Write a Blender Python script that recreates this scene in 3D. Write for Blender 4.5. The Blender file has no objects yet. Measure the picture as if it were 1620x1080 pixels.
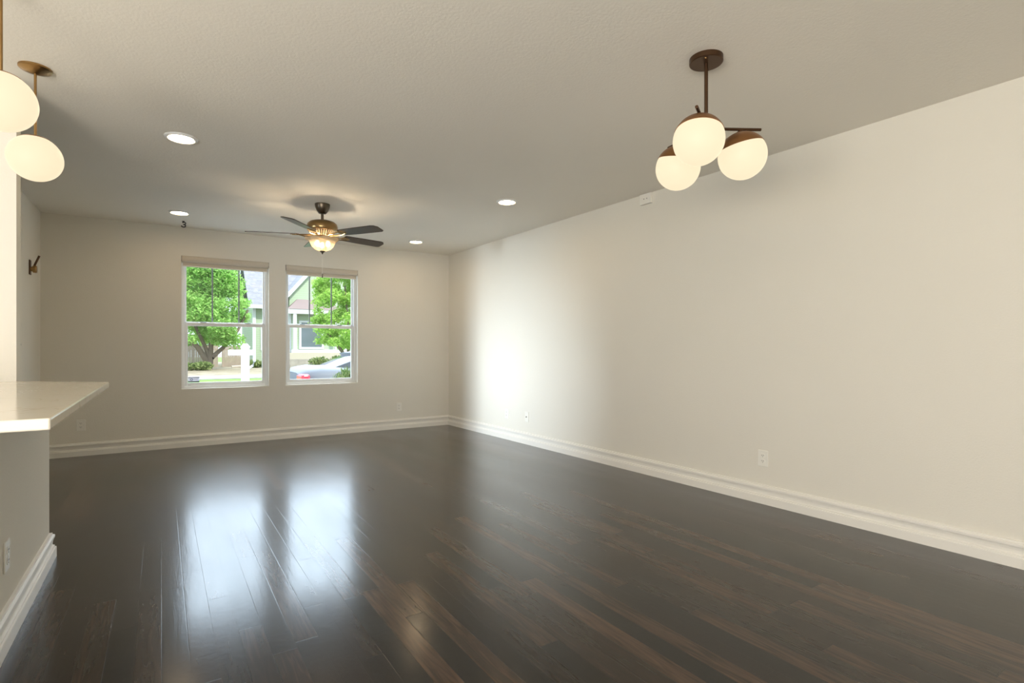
import bpy, bmesh, math, random
from mathutils import Vector, Matrix
C = bpy.context.scene.collection
PI = math.pi
random.seed(7)

# ------------------------------------------------------------------ camera, sky, sun, daylight, exposure
H = 2.45          # ceiling height
CAM_Z = 1.092
cd = bpy.data.cameras.new('camera'); cam = bpy.data.objects.new('camera', cd); C.objects.link(cam)
cam.location = (0, 0, CAM_Z); cam.rotation_euler = (PI/2, 0, math.radians(-33.25))
cd.sensor_width = 36.0; cd.lens = 845/1620*36.0; cd.shift_y = 12/1620
cd.clip_start = 0.05; cd.clip_end = 400
S = bpy.context.scene
S.camera = cam
S.view_settings.view_transform = 'Standard'; S.view_settings.look = 'None'
S.view_settings.gamma = 1.0; S.view_settings.use_curve_mapping = False
S.view_settings.exposure = 0.56
S.cycles.use_denoising = True
S.cycles.max_bounces = 10; S.cycles.diffuse_bounces = 6; S.cycles.transparent_max_bounces = 16
S.cycles.sample_clamp_indirect = 6.0

SKY, GLOW = 2.0, 8.4      # hazy sky, with the sun's broad glow low in front of the windows
w = bpy.data.worlds.new('world'); S.world = w; w.use_nodes = True
nt = w.node_tree; nt.nodes.clear()
tc = nt.nodes.new('ShaderNodeTexCoord')
dt = nt.nodes.new('ShaderNodeVectorMath'); dt.operation = 'DOT_PRODUCT'
dt.inputs[1].default_value = Vector((0.16, 0.64, 0.75)).normalized()
nt.links.new(tc.outputs['Generated'], dt.inputs[0])
mr = nt.nodes.new('ShaderNodeMapRange'); mr.interpolation_type = 'SMOOTHSTEP'
mr.inputs[1].default_value = 0.78; mr.inputs[2].default_value = 0.97; mr.inputs[3].default_value = SKY; mr.inputs[4].default_value = SKY + GLOW
nt.links.new(dt.outputs['Value'], mr.inputs[0])
bg = nt.nodes.new('ShaderNodeBackground'); bg.inputs[0].default_value = (0.72, 0.84, 1.0, 1)
out = nt.nodes.new('ShaderNodeOutputWorld')
nt.links.new(mr.outputs[0], bg.inputs[1]); nt.links.new(bg.outputs[0], out.inputs[0])

def light(name, kind, loc, rot, power, color, **kw):
    d = bpy.data.lights.new(name, kind); d.energy = power; d.color = color
    for k, v in kw.items(): setattr(d, k, v)
    o = bpy.data.objects.new(name, d); C.objects.link(o); o.location = loc; o.rotation_euler = rot
    return o
light('sun', 'SUN', (0, -10, 20), (math.radians(42), 0, math.radians(20)), 3.6, (1.0, 0.95, 0.86), angle=math.radians(3))
# two unseen fill panels added, then daylight from the entry window on the left
light('fill_back', 'AREA', (-2.0, -2.57, 1.15), (math.radians(142), 0, math.radians(-12)), 56, (1.0, 0.88, 0.71), shape='RECTANGLE', size=3.2, size_y=1.9)  # warm panel added behind the camera as general room fill
light('fill_kitchen', 'AREA', (-2.4, -0.7, 1.0), (0, math.radians(-148), 0), 140, (1.0, 0.92, 0.79), shape='RECTANGLE', size=1.3, size_y=3.0)  # upward panel without a fixture, added to brighten the ceiling
ENTRY = (-4.17, 3.9, 1.05)
v = Vector((3.5, 5.65, 0.70)) - Vector(ENTRY)
light('daylight_entry', 'AREA', ENTRY, v.to_track_quat('-Z', 'Y').to_euler(), 12.5, (0.80, 0.91, 1.0),
      shape='RECTANGLE', size=0.4, size_y=0.9, spread=math.radians(29))
# sky portals in the two front windows
for cx, cz in ((0.631, 1.39), (1.713, 1.39)):
    p = light('portal', 'AREA', (cx, 7.16, cz), (-PI/2, 0, 0), 1, (1, 1, 1), shape='RECTANGLE', size=0.9, size_y=1.49)
    p.data.cycles.is_portal = True

# ------------------------------------------------------------------ mesh helpers
def box(bm, x0, y0, z0, x1, y1, z1, mi=0):
    vs = [bm.verts.new(p) for p in ((x0,y0,z0),(x1,y0,z0),(x1,y1,z0),(x0,y1,z0),(x0,y0,z1),(x1,y0,z1),(x1,y1,z1),(x0,y1,z1))]
    for f in ((0,3,2,1),(4,5,6,7),(0,1,5,4),(1,2,6,5),(2,3,7,6),(3,0,4,7)):
        bm.faces.new([vs[i] for i in f]).material_index = mi
    return vs

def lathe(bm, prof, n=32, cx=0.0, cy=0.0, mat=None, cap0=True, cap1=True):
    """prof: list of (r, z) from bottom to top"""
    rings = []
    for r, z in prof:
        ring = []
        for i in range(n):
            a = 2*PI*i/n; p = Vector((cx + r*math.cos(a), cy + r*math.sin(a), z))
            if mat is not None: p = mat @ p
            ring.append(bm.verts.new(p))
        rings.append(ring)
    for a, b in zip(rings[:-1], rings[1:]):
        for i in range(n):
            j = (i+1) % n
            bm.faces.new((a[i], a[j], b[j], b[i]))
    if cap0: bm.faces.new(rings[0][::-1])
    if cap1: bm.faces.new(rings[-1])

def tube(bm, pts, r, n=12, taper=None):
    pts = [Vector(p) for p in pts]; rings = []
    for i, p in enumerate(pts):
        t = (pts[min(i+1, len(pts)-1)] - pts[max(i-1, 0)]).normalized()
        up = Vector((0, 0, 1)) if abs(t.z) < 0.95 else Vector((1, 0, 0))
        a = t.cross(up).normalized(); b = t.cross(a).normalized()
        rr = r if taper is None else r*taper[i]
        rings.append([bm.verts.new(p + a*rr*math.cos(2*PI*k/n) + b*rr*math.sin(2*PI*k/n)) for k in range(n)])
    for a, b in zip(rings[:-1], rings[1:]):
        for k in range(n):
            bm.faces.new((a[k], a[(k+1) % n], b[(k+1) % n], b[k]))
    bm.faces.new(rings[0][::-1]); bm.faces.new(rings[-1])

def prism(bm, outline, z0, z1, mat=None, smooth=False):
    f = lambda p: bm.verts.new(mat @ Vector(p) if mat is not None else Vector(p))
    a = [f((x, y, z0)) for x, y in outline]; b = [f((x, y, z1)) for x, y in outline]
    n = len(a)
    bm.faces.new(a[::-1]); bm.faces.new(b)
    for i in range(n): bm.faces.new((a[i], a[(i+1) % n], b[(i+1) % n], b[i]))

def obj(name, bm, mat, parent=None, bevel=0.0, smooth=False, loc=None, rot=None, seg=2):
    bmesh.ops.recalc_face_normals(bm, faces=bm.faces)
    me = bpy.data.meshes.new(name); bm.to_mesh(me); bm.free()
    for m in (mat if isinstance(mat, (list, tuple)) else [mat]): me.materials.append(m)
    o = bpy.data.objects.new(name, me); C.objects.link(o)
    if parent is not None: o.parent = parent
    if loc is not None: o.location = loc
    if rot is not None: o.rotation_euler = rot
    if smooth:
        for p in me.polygons: p.use_smooth = True
        try: me.set_sharp_from_angle(angle=math.radians(38))
        except Exception: pass
    if bevel:
        b = o.modifiers.new('bevel', 'BEVEL'); b.width = bevel; b.segments = seg; b.limit_method = 'ANGLE'; b.angle_limit = math.radians(40)
    return o

def thing(name, label, cat, loc=(0,0,0), rotz=0.0, group=None):
    o = bpy.data.objects.new(name, None); C.objects.link(o); o.empty_display_size = 0.1
    o.location = loc; o.rotation_euler = (0, 0, rotz); o['label'] = label; o['category'] = cat
    if group: o['group'] = group
    return o
def tag(o, label, cat, group=None, kind=None):
    o['label'] = label; o['category'] = cat
    if group: o['group'] = group
    if kind: o['kind'] = kind
    return o
def struct(name, bm, mat, **kw):
    o = obj(name, bm, mat, **kw); o['kind'] = 'structure'; return o
def dup(root, loc, label, rotz=None):
    r = root.copy(); C.objects.link(r); r.location = loc; r['label'] = label
    if rotz is not None: r.rotation_euler = (0, 0, rotz)
    for ch in list(root.children):
        c = ch.copy(); C.objects.link(c); c.parent = r
        for g in list(ch.children):
            d = g.copy(); C.objects.link(d); d.parent = c
    return r

# ------------------------------------------------------------------ materials
class N:
    def __init__(s, name):
        s.m = bpy.data.materials.new(name); s.m.use_nodes = True; s.t = s.m.node_tree
        s.b = s.t.nodes['Principled BSDF']; s.o = s.t.nodes['Material Output']
    def n(s, t, **kw):
        x = s.t.nodes.new(t)
        for k, v in kw.items(): setattr(x, k, v)
        return x
    def l(s, a, b): s.t.links.new(a, b)
    def math(s, op, a, b=None, c=None):
        x = s.n('ShaderNodeMath', operation=op)
        for i, q in enumerate((a, b, c)):
            if q is None: continue
            if isinstance(q, (int, float)): x.inputs[i].default_value = q
            else: s.l(q, x.inputs[i])
        return x.outputs[0]
    def set(s, **kw):
        for k, v in kw.items(): s.b.inputs[k.replace('_', ' ')].default_value = v
        return s
def rgb(*c): return (c[0], c[1], c[2], 1.0)

def simple(name, col, rough=0.5, metal=0.0, noise=0.06, scale=30.0, bump=0.0, bscale=200.0, **kw):
    k = N(name); k.set(Roughness=rough, Metallic=metal, **kw)
    tcn = k.n('ShaderNodeTexCoord'); nz = k.n('ShaderNodeTexNoise'); nz.inputs['Scale'].default_value = scale
    k.l(tcn.outputs['Object'], nz.inputs['Vector'])
    mx = k.n('ShaderNodeMix', data_type='RGBA'); k.l(nz.outputs['Fac'], mx.inputs['Factor'])
    mx.inputs['A'].default_value = rgb(*[c*(1-noise) for c in col]); mx.inputs['B'].default_value = rgb(*[min(1, c*(1+noise)) for c in col])
    k.l(mx.outputs['Result'], k.b.inputs['Base Color'])
    if bump:
        n2 = k.n('ShaderNodeTexNoise'); n2.inputs['Scale'].default_value = bscale; n2.inputs['Detail'].default_value = 3
        k.l(tcn.outputs['Object'], n2.inputs['Vector'])
        bp = k.n('ShaderNodeBump'); bp.inputs['Strength'].default_value = bump; bp.inputs['Distance'].default_value = 0.004
        k.l(n2.outputs['Fac'], bp.inputs['Height']); k.l(bp.outputs['Normal'], k.b.inputs['Normal'])
    return k.m

M_WALL = simple('painted_wall', (0.765, 0.735, 0.66), 0.62, noise=0.012, scale=2.0, bump=0.22, bscale=110)
M_CEIL = simple('painted_ceiling', (0.87, 0.835, 0.76), 0.8, noise=0.012, scale=2.0, bump=0.3, bscale=90)
M_TRIM = simple('white_trim_paint', (0.84, 0.815, 0.76), 0.38, noise=0.01)
M_VINYL = simple('white_vinyl', (0.85, 0.86, 0.86), 0.35, noise=0.01)
M_PLATE = simple('ivory_plastic', (0.83, 0.81, 0.75), 0.35, noise=0.01)
M_SLOT = simple('dark_slot', (0.03, 0.028, 0.025), 0.5)
M_MUNT = simple('grey_grille', (0.28, 0.33, 0.33), 0.4)
M_SHADE = simple('shade_fabric', (0.62, 0.56, 0.47), 0.85, noise=0.05, scale=180)
M_BRASS = simple('aged_brass', (0.36, 0.22, 0.09), 0.32, 1.0, noise=0.12, scale=12)
M_BRONZE = simple('dark_bronze', (0.10, 0.055, 0.03), 0.38, 0.85, noise=0.15, scale=14)
M_COPPER = simple('copper_cap', (0.34, 0.17, 0.07), 0.35, 0.9, noise=0.1, scale=12)
M_FANBR = simple('antique_brass', (0.30, 0.20, 0.09), 0.28, 1.0, noise=0.12, scale=20)
M_FANDK = simple('dark_pewter', (0.12, 0.095, 0.07), 0.3, 0.9, noise=0.1, scale=20)
M_BLADE = simple('walnut_blade', (0.045, 0.026, 0.016), 0.3, noise=0.35, scale=9)
M_BLACK = simple('black_iron', (0.01, 0.01, 0.01), 0.4)
M_WHITE = simple('exterior_white', (0.62, 0.64, 0.66), 0.5, noise=0.02)

def emit(name, col, strength, coat=False):
    k = N(name); k.set(Roughness=0.45); k.b.inputs['Specular IOR Level'].default_value = 0.15; k.b.inputs['Base Color'].default_value = rgb(0.12, 0.11, 0.09)
    k.b.inputs['Emission Color'].default_value = rgb(*col); k.b.inputs['Emission Strength'].default_value = strength
    return k.m
M_GLOBE = emit('opal_glass_globe', (1.0, 0.83, 0.57), 0.66)
M_LENS = emit('recessed_lens', (1.0, 0.72, 0.42), 40.0)
M_BULB = emit('warm_bulb', (1.0, 0.80, 0.56), 170.0)

def bowl_material():
    k = N('alabaster_bowl')
    tr = k.n('ShaderNodeBsdfTranslucent'); tr.inputs[0].default_value = rgb(0.20, 0.18, 0.145)
    tp = k.n('ShaderNodeBsdfTransparent'); tp.inputs[0].default_value = rgb(1, 0.93, 0.8)
    df = k.n('ShaderNodeBsdfDiffuse'); df.inputs[0].default_value = rgb(0.55, 0.48, 0.37)
    m1 = k.n('ShaderNodeMixShader'); m1.inputs[0].default_value = 0.5; k.l(tr.outputs[0], m1.inputs[1]); k.l(df.outputs[0], m1.inputs[2])
    m2 = k.n('ShaderNodeMixShader'); m2.inputs[0].default_value = 0.13; k.l(m1.outputs[0], m2.inputs[1]); k.l(tp.outputs[0], m2.inputs[2])
    k.l(m2.outputs[0], k.o.inputs['Surface']); return k.m
M_BOWL = bowl_material()

def pane_material():
    k = N('window_glass')
    tp = k.n('ShaderNodeBsdfTransparent'); tp.inputs[0].default_value = rgb(0.96, 0.98, 0.97)
    gl = k.n('ShaderNodeBsdfGlossy'); gl.inputs['Roughness'].default_value = 0.02
    mx = k.n('ShaderNodeMixShader'); mx.inputs[0].default_value = 0.03; k.l(tp.outputs[0], mx.inputs[1]); k.l(gl.outputs[0], mx.inputs[2])
    k.l(mx.outputs[0], k.o.inputs['Surface']); return k.m
M_PANE = pane_material()

def leaf_material(name, c1, c2):
    k = N(name)
    oi = k.n('ShaderNodeNewGeometry'); r = k.n('ShaderNodeMix', data_type='RGBA')
    k.l(oi.outputs['Random Per Island'], r.inputs['Factor']); r.inputs['A'].default_value = rgb(*c1); r.inputs['B'].default_value = rgb(*c2)
    df = k.n('ShaderNodeBsdfDiffuse'); tl = k.n('ShaderNodeBsdfTranslucent'); k.l(r.outputs['Result'], df.inputs[0]); k.l(r.outputs['Result'], tl.inputs[0])
    m = k.n('ShaderNodeMixShader'); m.inputs[0].default_value = 0.4; k.l(df.outputs[0], m.inputs[1]); k.l(tl.outputs[0], m.inputs[2])
    k.l(m.outputs[0], k.o.inputs['Surface']); return k.m
def floor_material():
    k = N('dark_oak_planks')
    g = k.n('ShaderNodeNewGeometry'); sp = k.n('ShaderNodeSeparateXYZ'); k.l(g.outputs['Position'], sp.inputs[0])
    u = k.math('DIVIDE', sp.outputs[0], 0.083); row = k.math('FLOOR', u)
    wn = k.n('ShaderNodeTexWhiteNoise', noise_dimensions='1D'); k.l(row, wn.inputs['W'])
    vv = k.math('ADD', k.math('DIVIDE', sp.outputs[1], 1.05), k.math('MULTIPLY', wn.outputs['Value'], 7.3)); col = k.math('FLOOR', vv)
    cb = k.n('ShaderNodeCombineXYZ'); k.l(row, cb.inputs[0]); k.l(col, cb.inputs[1])
    w2 = k.n('ShaderNodeTexWhiteNoise', noise_dimensions='2D'); k.l(cb.outputs[0], w2.inputs['Vector'])
    # grain stretched along the board
    gv = k.n('ShaderNodeCombineXYZ')
    k.l(k.math('MULTIPLY', sp.outputs[0], 26.0), gv.inputs[0]); k.l(k.math('MULTIPLY', sp.outputs[1], 2.2), gv.inputs[1])
    k.l(k.math('MULTIPLY', w2.outputs['Value'], 40.0), gv.inputs[2])
    gr = k.n('ShaderNodeTexNoise'); gr.inputs['Scale'].default_value = 1.6; gr.inputs['Detail'].default_value = 5; gr.inputs['Distortion'].default_value = 1.2
    k.l(gv.outputs[0], gr.inputs['Vector'])
    wear = k.n('ShaderNodeTexNoise'); wear.inputs['Scale'].default_value = 1.0; wear.inputs['Detail'].default_value = 4
    wm = k.n('ShaderNodeMapping'); wm.inputs['Scale'].default_value = (4.0, 0.9, 1.0); k.l(g.outputs['Position'], wm.inputs[0]); k.l(wm.outputs[0], wear.inputs['Vector'])
    tone = k.math('ADD', k.math('MULTIPLY', w2.outputs['Value'], 0.55), k.math('MULTIPLY', gr.outputs['Fac'], 0.55))
    tone = k.math('ADD', tone, k.math('MULTIPLY', wear.outputs['Fac'], 0.3))
    rm = k.n('ShaderNodeValToRGB'); k.l(k.math('SUBTRACT', tone, 0.25), rm.inputs[0])
    e = rm.color_ramp.elements; e[0].position = 0.15; e[0].color = rgb(0.002, 0.0015, 0.0012); e[1].position = 1.0; e[1].color = rgb(0.12, 0.064, 0.036)
    q = e.new(0.6); q.color = rgb(0.019, 0.0105, 0.006)
    # gaps between boards
    fu = k.math('FRACT', u); fv = k.math('FRACT', vv)
    eu = k.math('MINIMUM', fu, k.math('SUBTRACT', 1.0, fu)); ev = k.math('MULTIPLY', k.math('MINIMUM', fv, k.math('SUBTRACT', 1.0, fv)), 12.0)
    ed = k.math('MINIMUM', eu, ev)
    gap = k.n('ShaderNodeMapRange'); k.l(ed, gap.inputs[0]); gap.inputs[1].default_value = 0.0; gap.inputs[2].default_value = 0.022
    mx = k.n('ShaderNodeMix', data_type='RGBA'); k.l(gap.outputs[0], mx.inputs['Factor'])
    mx.inputs['A'].default_value = rgb(0.006, 0.004, 0.003); k.l(rm.outputs[0], mx.inputs['B'])
    k.l(mx.outputs['Result'], k.b.inputs['Base Color'])
    rr = k.n('ShaderNodeMapRange'); k.l(wear.outputs['Fac'], rr.inputs[0]); rr.inputs[1].default_value = 0.3; rr.inputs[2].default_value = 0.7
    rr.inputs[3].default_value = 0.36; rr.inputs[4].default_value = 0.5; k.l(rr.outputs[0], k.b.inputs['Roughness'])
    hg = k.n('ShaderNodeTexNoise'); hg.inputs['Scale'].default_value = 34.0; hg.inputs['Detail'].default_value = 3
    k.l(g.outputs['Position'], hg.inputs['Vector'])
    hh = k.math('ADD', k.math('MULTIPLY', gap.outputs[0], 0.2), k.math('ADD', k.math('MULTIPLY', gr.outputs['Fac'], 0.35), k.math('MULTIPLY', hg.outputs['Fac'], 0.35)))
    hh = k.math('ADD', hh, k.math('MULTIPLY', w2.outputs['Value'], 0.5))
    bp = k.n('ShaderNodeBump'); bp.inputs['Strength'].default_value = 0.35; bp.inputs['Distance'].default_value = 0.0016
    k.l(hh, bp.inputs['Height']); k.l(bp.outputs['Normal'], k.b.inputs['Normal'])
    k.set(IOR=1.15); k.b.inputs['Coat Weight'].default_value = 1.0; k.b.inputs['Coat IOR'].default_value = 1.45; k.l(k.math('MULTIPLY', rr.outputs[0], 0.44), k.b.inputs['Coat Roughness']); k.l(bp.outputs['Normal'], k.b.inputs['Coat Normal'])
    return k.m
M_FLOOR = floor_material()

def quartz_material():
    k = N('cream_quartz'); k.set(Roughness=0.12)
    tcn = k.n('ShaderNodeTexCoord'); mp = k.n('ShaderNodeMapping'); mp.inputs['Rotation'].default_value = (0, 0, 0.5); mp.inputs['Scale'].default_value = (1.6, 3.2, 2)
    k.l(tcn.outputs['Object'], mp.inputs[0])
    nz = k.n('ShaderNodeTexNoise'); nz.inputs['Scale'].default_value = 1.3; nz.inputs['Detail'].default_value = 6; nz.inputs['Distortion'].default_value = 1.5
    k.l(mp.outputs[0], nz.inputs['Vector'])
    d = k.math('ABSOLUTE', k.math('SUBTRACT', nz.outputs['Fac'], 0.5))
    mr = k.n('ShaderNodeMapRange'); k.l(d, mr.inputs[0]); mr.inputs[1].default_value = 0.0; mr.inputs[2].default_value = 0.012
    mx = k.n('ShaderNodeMix', data_type='RGBA'); k.l(mr.outputs[0], mx.inputs['Factor'])
    mx.inputs['A'].default_value = rgb(0.66, 0.58, 0.47); mx.inputs['B'].default_value = rgb(0.76, 0.70, 0.60)
    k.l(mx.outputs['Result'], k.b.inputs['Base Color']); return k.m
M_QUARTZ = quartz_material()

# ------------------------------------------------------------------ room shell
XR, YF, XL = 3.484, 6.988, -1.006
XK, YB = -4.2, -2.6                 # kitchen-side wall, wall behind the camera
RW_ROT = math.radians(-89.015)      # right wall runs one degree off square
def rw(Y, z, off=0.0):              # a point on the right wall's face
    X = XR + 0.0172*(YF - Y)
    return (X - off*0.99985, Y - off*0.0172, z)

bm = bmesh.new(); box(bm, XK-0.2, YB-0.2, -0.12, 4.1, YF+0.17, 0.0); struct('floor', bm, M_FLOOR)
bm = bmesh.new(); box(bm, XK-0.2, YB-0.2, H, 4.1, YF+0.17, H+0.15); struct('ceiling', bm, M_CEIL)

def wall_grid(name, x0, x1, y0, y1, openings, mat=M_WALL, rot=None, loc=None):
    """wall along X from x0..x1, thickness y0..y1, openings (a, b, z0, z1)"""
    bm = bmesh.new()
    xs = sorted({x0, x1, *[o[0] for o in openings], *[o[1] for o in openings]})
    zs = sorted({0.0, H, *[o[2] for o in openings], *[o[3] for o in openings]})
    hole = lambda a, b, c, d: any(o[0]-1e-6 <= a and b <= o[1]+1e-6 and o[2]-1e-6 <= c and d <= o[3]+1e-6 for o in openings)
    nx, nz = len(xs)-1, len(zs)-1
    solid = [[not hole(xs[i], xs[i+1], zs[j], zs[j+1]) for j in range(nz)] for i in range(nx)]
    V = {}
    def vert(i, k, j):
        if (i, k, j) not in V: V[(i, k, j)] = bm.verts.new((xs[i], (y0, y1)[k], zs[j]))
        return V[(i, k, j)]
    for i in range(nx):
        for j in range(nz):
            if not solid[i][j]: continue
            for k in (0, 1): bm.faces.new([vert(i,k,j), vert(i+1,k,j), vert(i+1,k,j+1), vert(i,k,j+1)])
            for di, dj, e in ((-1,0,((i,j),(i,j+1))), (1,0,((i+1,j),(i+1,j+1))), (0,-1,((i,j),(i+1,j))), (0,1,((i,j+1),(i+1,j+1)))):
                a, b = i+di, j+dj
                if 0 <= a < nx and 0 <= b < nz and solid[a][b]: continue
                (p, q), (r, s) = e
                bm.faces.new([vert(p,0,q), vert(r,0,s), vert(r,1,s), vert(p,1,q)])
    return struct(name, bm, mat, loc=loc, rot=rot)

W1 = (0.182, 1.080, 0.646, 2.135); W2 = (1.268, 2.157, 0.650, 2.125)
wall_grid('wall_far', XK-0.2, 4.1, YF, YF+0.17, [W1, W2])
wall_grid('wall_right', -0.1, 9.9, 0.0, 0.15, [], loc=(XR, YF, 0), rot=(0, 0, math.radians(-90+0.985)))
wall_grid('wall_back', XK-0.2, 4.1, YB-0.17, YB, [(-3.7, -0.3, 0.0, 2.15)])
bm = bmesh.new()
o = wall_grid('wall_kitchen', YB-0.2, YF, 0.0, 0.17, [(3.6, 4.2, 0.4, 1.7), (-1.5, 2.1, 0.7, 2.0)], loc=(XK, 0, 0), rot=(0, 0, PI/2))
bm.free()
bm = bmesh.new(); box(bm, XL-0.12, 4.9, 0, XL, YF, H); struct('wall_left', bm, M_WALL)
bm = bmesh.new(); box(bm, -1.75, 3.62, 0, -0.613, 3.72, H); struct('wall_column', bm, M_WALL)
bm = bmesh.new(); box(bm, -0.612, 1.78, 0, -0.49, 3.65, 0.902); struct('wall_half', bm, M_WALL, bevel=0.004)

# baseboards: a moulded profile run along each wall (distance from wall, height)
BB = [(0, 0), (0.026, 0), (0.026, 0.050), (0.0245, 0.055), (0.0195, 0.057), (0.0195, 0.064), (0.0150, 0.066), (0.0115, 0.070), (0.0125, 0.085), (0.0160, 0.098),
      (0.0200, 0.106), (0.0205, 0.117), (0.0160, 0.121), (0.0120, 0.123), (0.0110, 0.131), (0.0, 0.134)]
def baseboard(name, path):
    """path: list of (x, y) on the wall face; the profile stands to the left of the run"""
    bm = bmesh.new(); rings = []
    P = [Vector(p) for p in path]
    for i, p in enumerate(P):
        d0 = (P[i]-P[i-1]).normalized() if i else None; d1 = (P[i+1]-P[i]).normalized() if i < len(P)-1 else None
        n0 = Vector((-d0.y, d0.x)) if d0 else None; n1 = Vector((-d1.y, d1.x)) if d1 else None
        if n0 and n1:
            m = (n0+n1); m = m/m.length_squared*2
        else: m = n0 or n1
        rings.append([bm.verts.new((p.x+m.x*a, p.y+m.y*a, z)) for a, z in BB])
    k = len(BB)
    for a, b in zip(rings[:-1], rings[1:]):
        for i in range(k): bm.faces.new((a[i], a[(i+1) % k], b[(i+1) % k], b[i]))
    bm.faces.new(rings[0][::-1]); bm.faces.new(rings[-1])
    return struct(name, bm, M_TRIM)
e1 = rw(YB, 0)
baseboard('baseboard_far', [(XR, YF), (XL, YF)])
baseboard('baseboard_right', [(e1[0], e1[1]), (XR, YF)])
baseboard('baseboard_left', [(XL, YF), (XL, 4.9)])
baseboard('baseboard_half', [(-0.606, 3.65), (-0.49, 3.65), (-0.49, 1.78)])

# ------------------------------------------------------------------ windows
def make_window(name, W):
    x0, x1, z0, z1 = W; y0, y1 = YF+0.075, YF+0.16
    root = bpy.data.objects.new(name, None); C.objects.link(root); root['kind'] = 'structure'; root.location = ((x0+x1)/2, YF+0.1, z0)
    L = root.location
    def part(nm, boxes, mat, parent=root, bevel=0.003):
        bm = bmesh.new()
        for b in boxes: box(bm, b[0]-L.x, b[1]-L.y, b[2]-L.z, b[3]-L.x, b[4]-L.y, b[5]-L.z)
        o = obj(nm, bm, mat, parent, bevel=bevel); o['kind'] = 'structure'; return o
    f = 0.034
    part('window_frame', [(x0, y0, z0, x0+f, y1, z1), (x1-f, y0, z0, x1, y1, z1), (x0+f, y0, z1-f, x1-f, y1, z1), (x0+f, y0, z0, x1-f, y1, z0+f*0.9)], M_VINYL)
    zm = z0 + 0.735
    a, b = x0+f, x1-f; r = 0.030
    ys0, ys1 = y0+0.045, y0+0.070
    part('upper_sash', [(a, ys0, zm, a+r*0.6, ys1, z1-f), (b-r*0.6, ys0, zm, b, ys1, z1-f), (a, ys0, zm-0.012, b, ys1, zm+0.024), (a, ys0, z1-f-r, b, ys1, z1-f)], M_VINYL)
    yl0, yl1 = y0+0.008, y0+0.038
    ls = part('lower_sash', [(a, yl0, z0+f*0.9, a+r, yl1, zm+0.012), (b-r, yl0, z0+f*0.9, b, yl1, zm+0.012), (a+r, yl0, zm-0.026, b-r, yl1, zm+0.012), (a+r, yl0, z0+f*0.9, b-r, yl1, z0+f*0.9+0.034)], M_VINYL)
    w3 = (b-a)/3
    for i in (1, 2): part('muntin', [(a+w3*i-0.008, ys0+0.008, zm+0.024, a+w3*i+0.008, ys0+0.016, z1-f-r)], M_MUNT, bevel=0.001)
    part('pane', [(a+r*0.6, ys0+0.018, zm+0.024, b-r*0.6, ys0+0.020, z1-f-r)], M_PANE, bevel=0)
    part('pane', [(a+r, yl0+0.012, z0+f*0.9+0.034, b-r, yl0+0.014, zm-0.026)], M_PANE, bevel=0)
    for i in (0.22, 0.78): part('sash_lock', [(a+(b-a)*i-0.03, yl0+0.002, zm+0.012, a+(b-a)*i+0.03, yl0+0.026, zm+0.022)], M_MUNT, bevel=0.003)
    return root
make_window('window_1', W1); make_window('window_2', W2)

# security sticker on the lower left corner of the first window's glass
sx, sz, sy = W1[0]+0.066, W1[2]+0.068, YF+0.094
st = thing('security_sticker', 'small black and white security sticker in the lower left corner of the left window glass', 'sticker', (sx, sy, sz))
bm = bmesh.new(); box(bm, 0, -0.0008, 0, 0.112, 0, 0.058); obj('backing', bm, leaf_material('sticker_white', (0.80, 0.79, 0.83), (0.80, 0.79, 0.83)), st)
bm = bmesh.new(); box(bm, 0, -0.0016, 0, 0.112, -0.0008, 0.013); box(bm, 0, -0.0016, 0.050, 0.112, -0.0008, 0.058); obj('border_band', bm, M_BLACK, st)
bm = bmesh.new()
for i in range(24):
    a0, a1 = 2*PI*i/24, 2*PI*(i+1)/24
    c = lambda a, rx, rz, y: bm.verts.new((0.035+rx*math.cos(a), y, 0.032+rz*math.sin(a)))
    bm.faces.new([c(a0, .016, .012, -0.0016), c(a1, .016, .012, -0.0016), c(a1, .010, .0055, -0.0016), c(a0, .010, .0055, -0.0016)])
bmesh.ops.remove_doubles(bm, verts=bm.verts, dist=1e-5)
bm.faces.ensure_lookup_table()
ex = bmesh.ops.extrude_face_region(bm, geom=list(bm.faces)); bmesh.ops.translate(bm, verts=[g for g in ex['geom'] if isinstance(g, bmesh.types.BMVert)], vec=(0, 0.0008, 0))
obj('emblem', bm, simple('emblem_navy', (0.04, 0.05, 0.10), 0.5), st)
bm = bmesh.new()
for z, w_ in ((0.037, 0.044), (0.031, 0.036), (0.025, 0.040)): box(bm, 0.057, -0.0012, z, 0.057+w_, -0.0008, z+0.0025)
obj('print_lines', bm, simple('print_grey', (0.45, 0.44, 0.46), 0.5), st)

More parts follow.
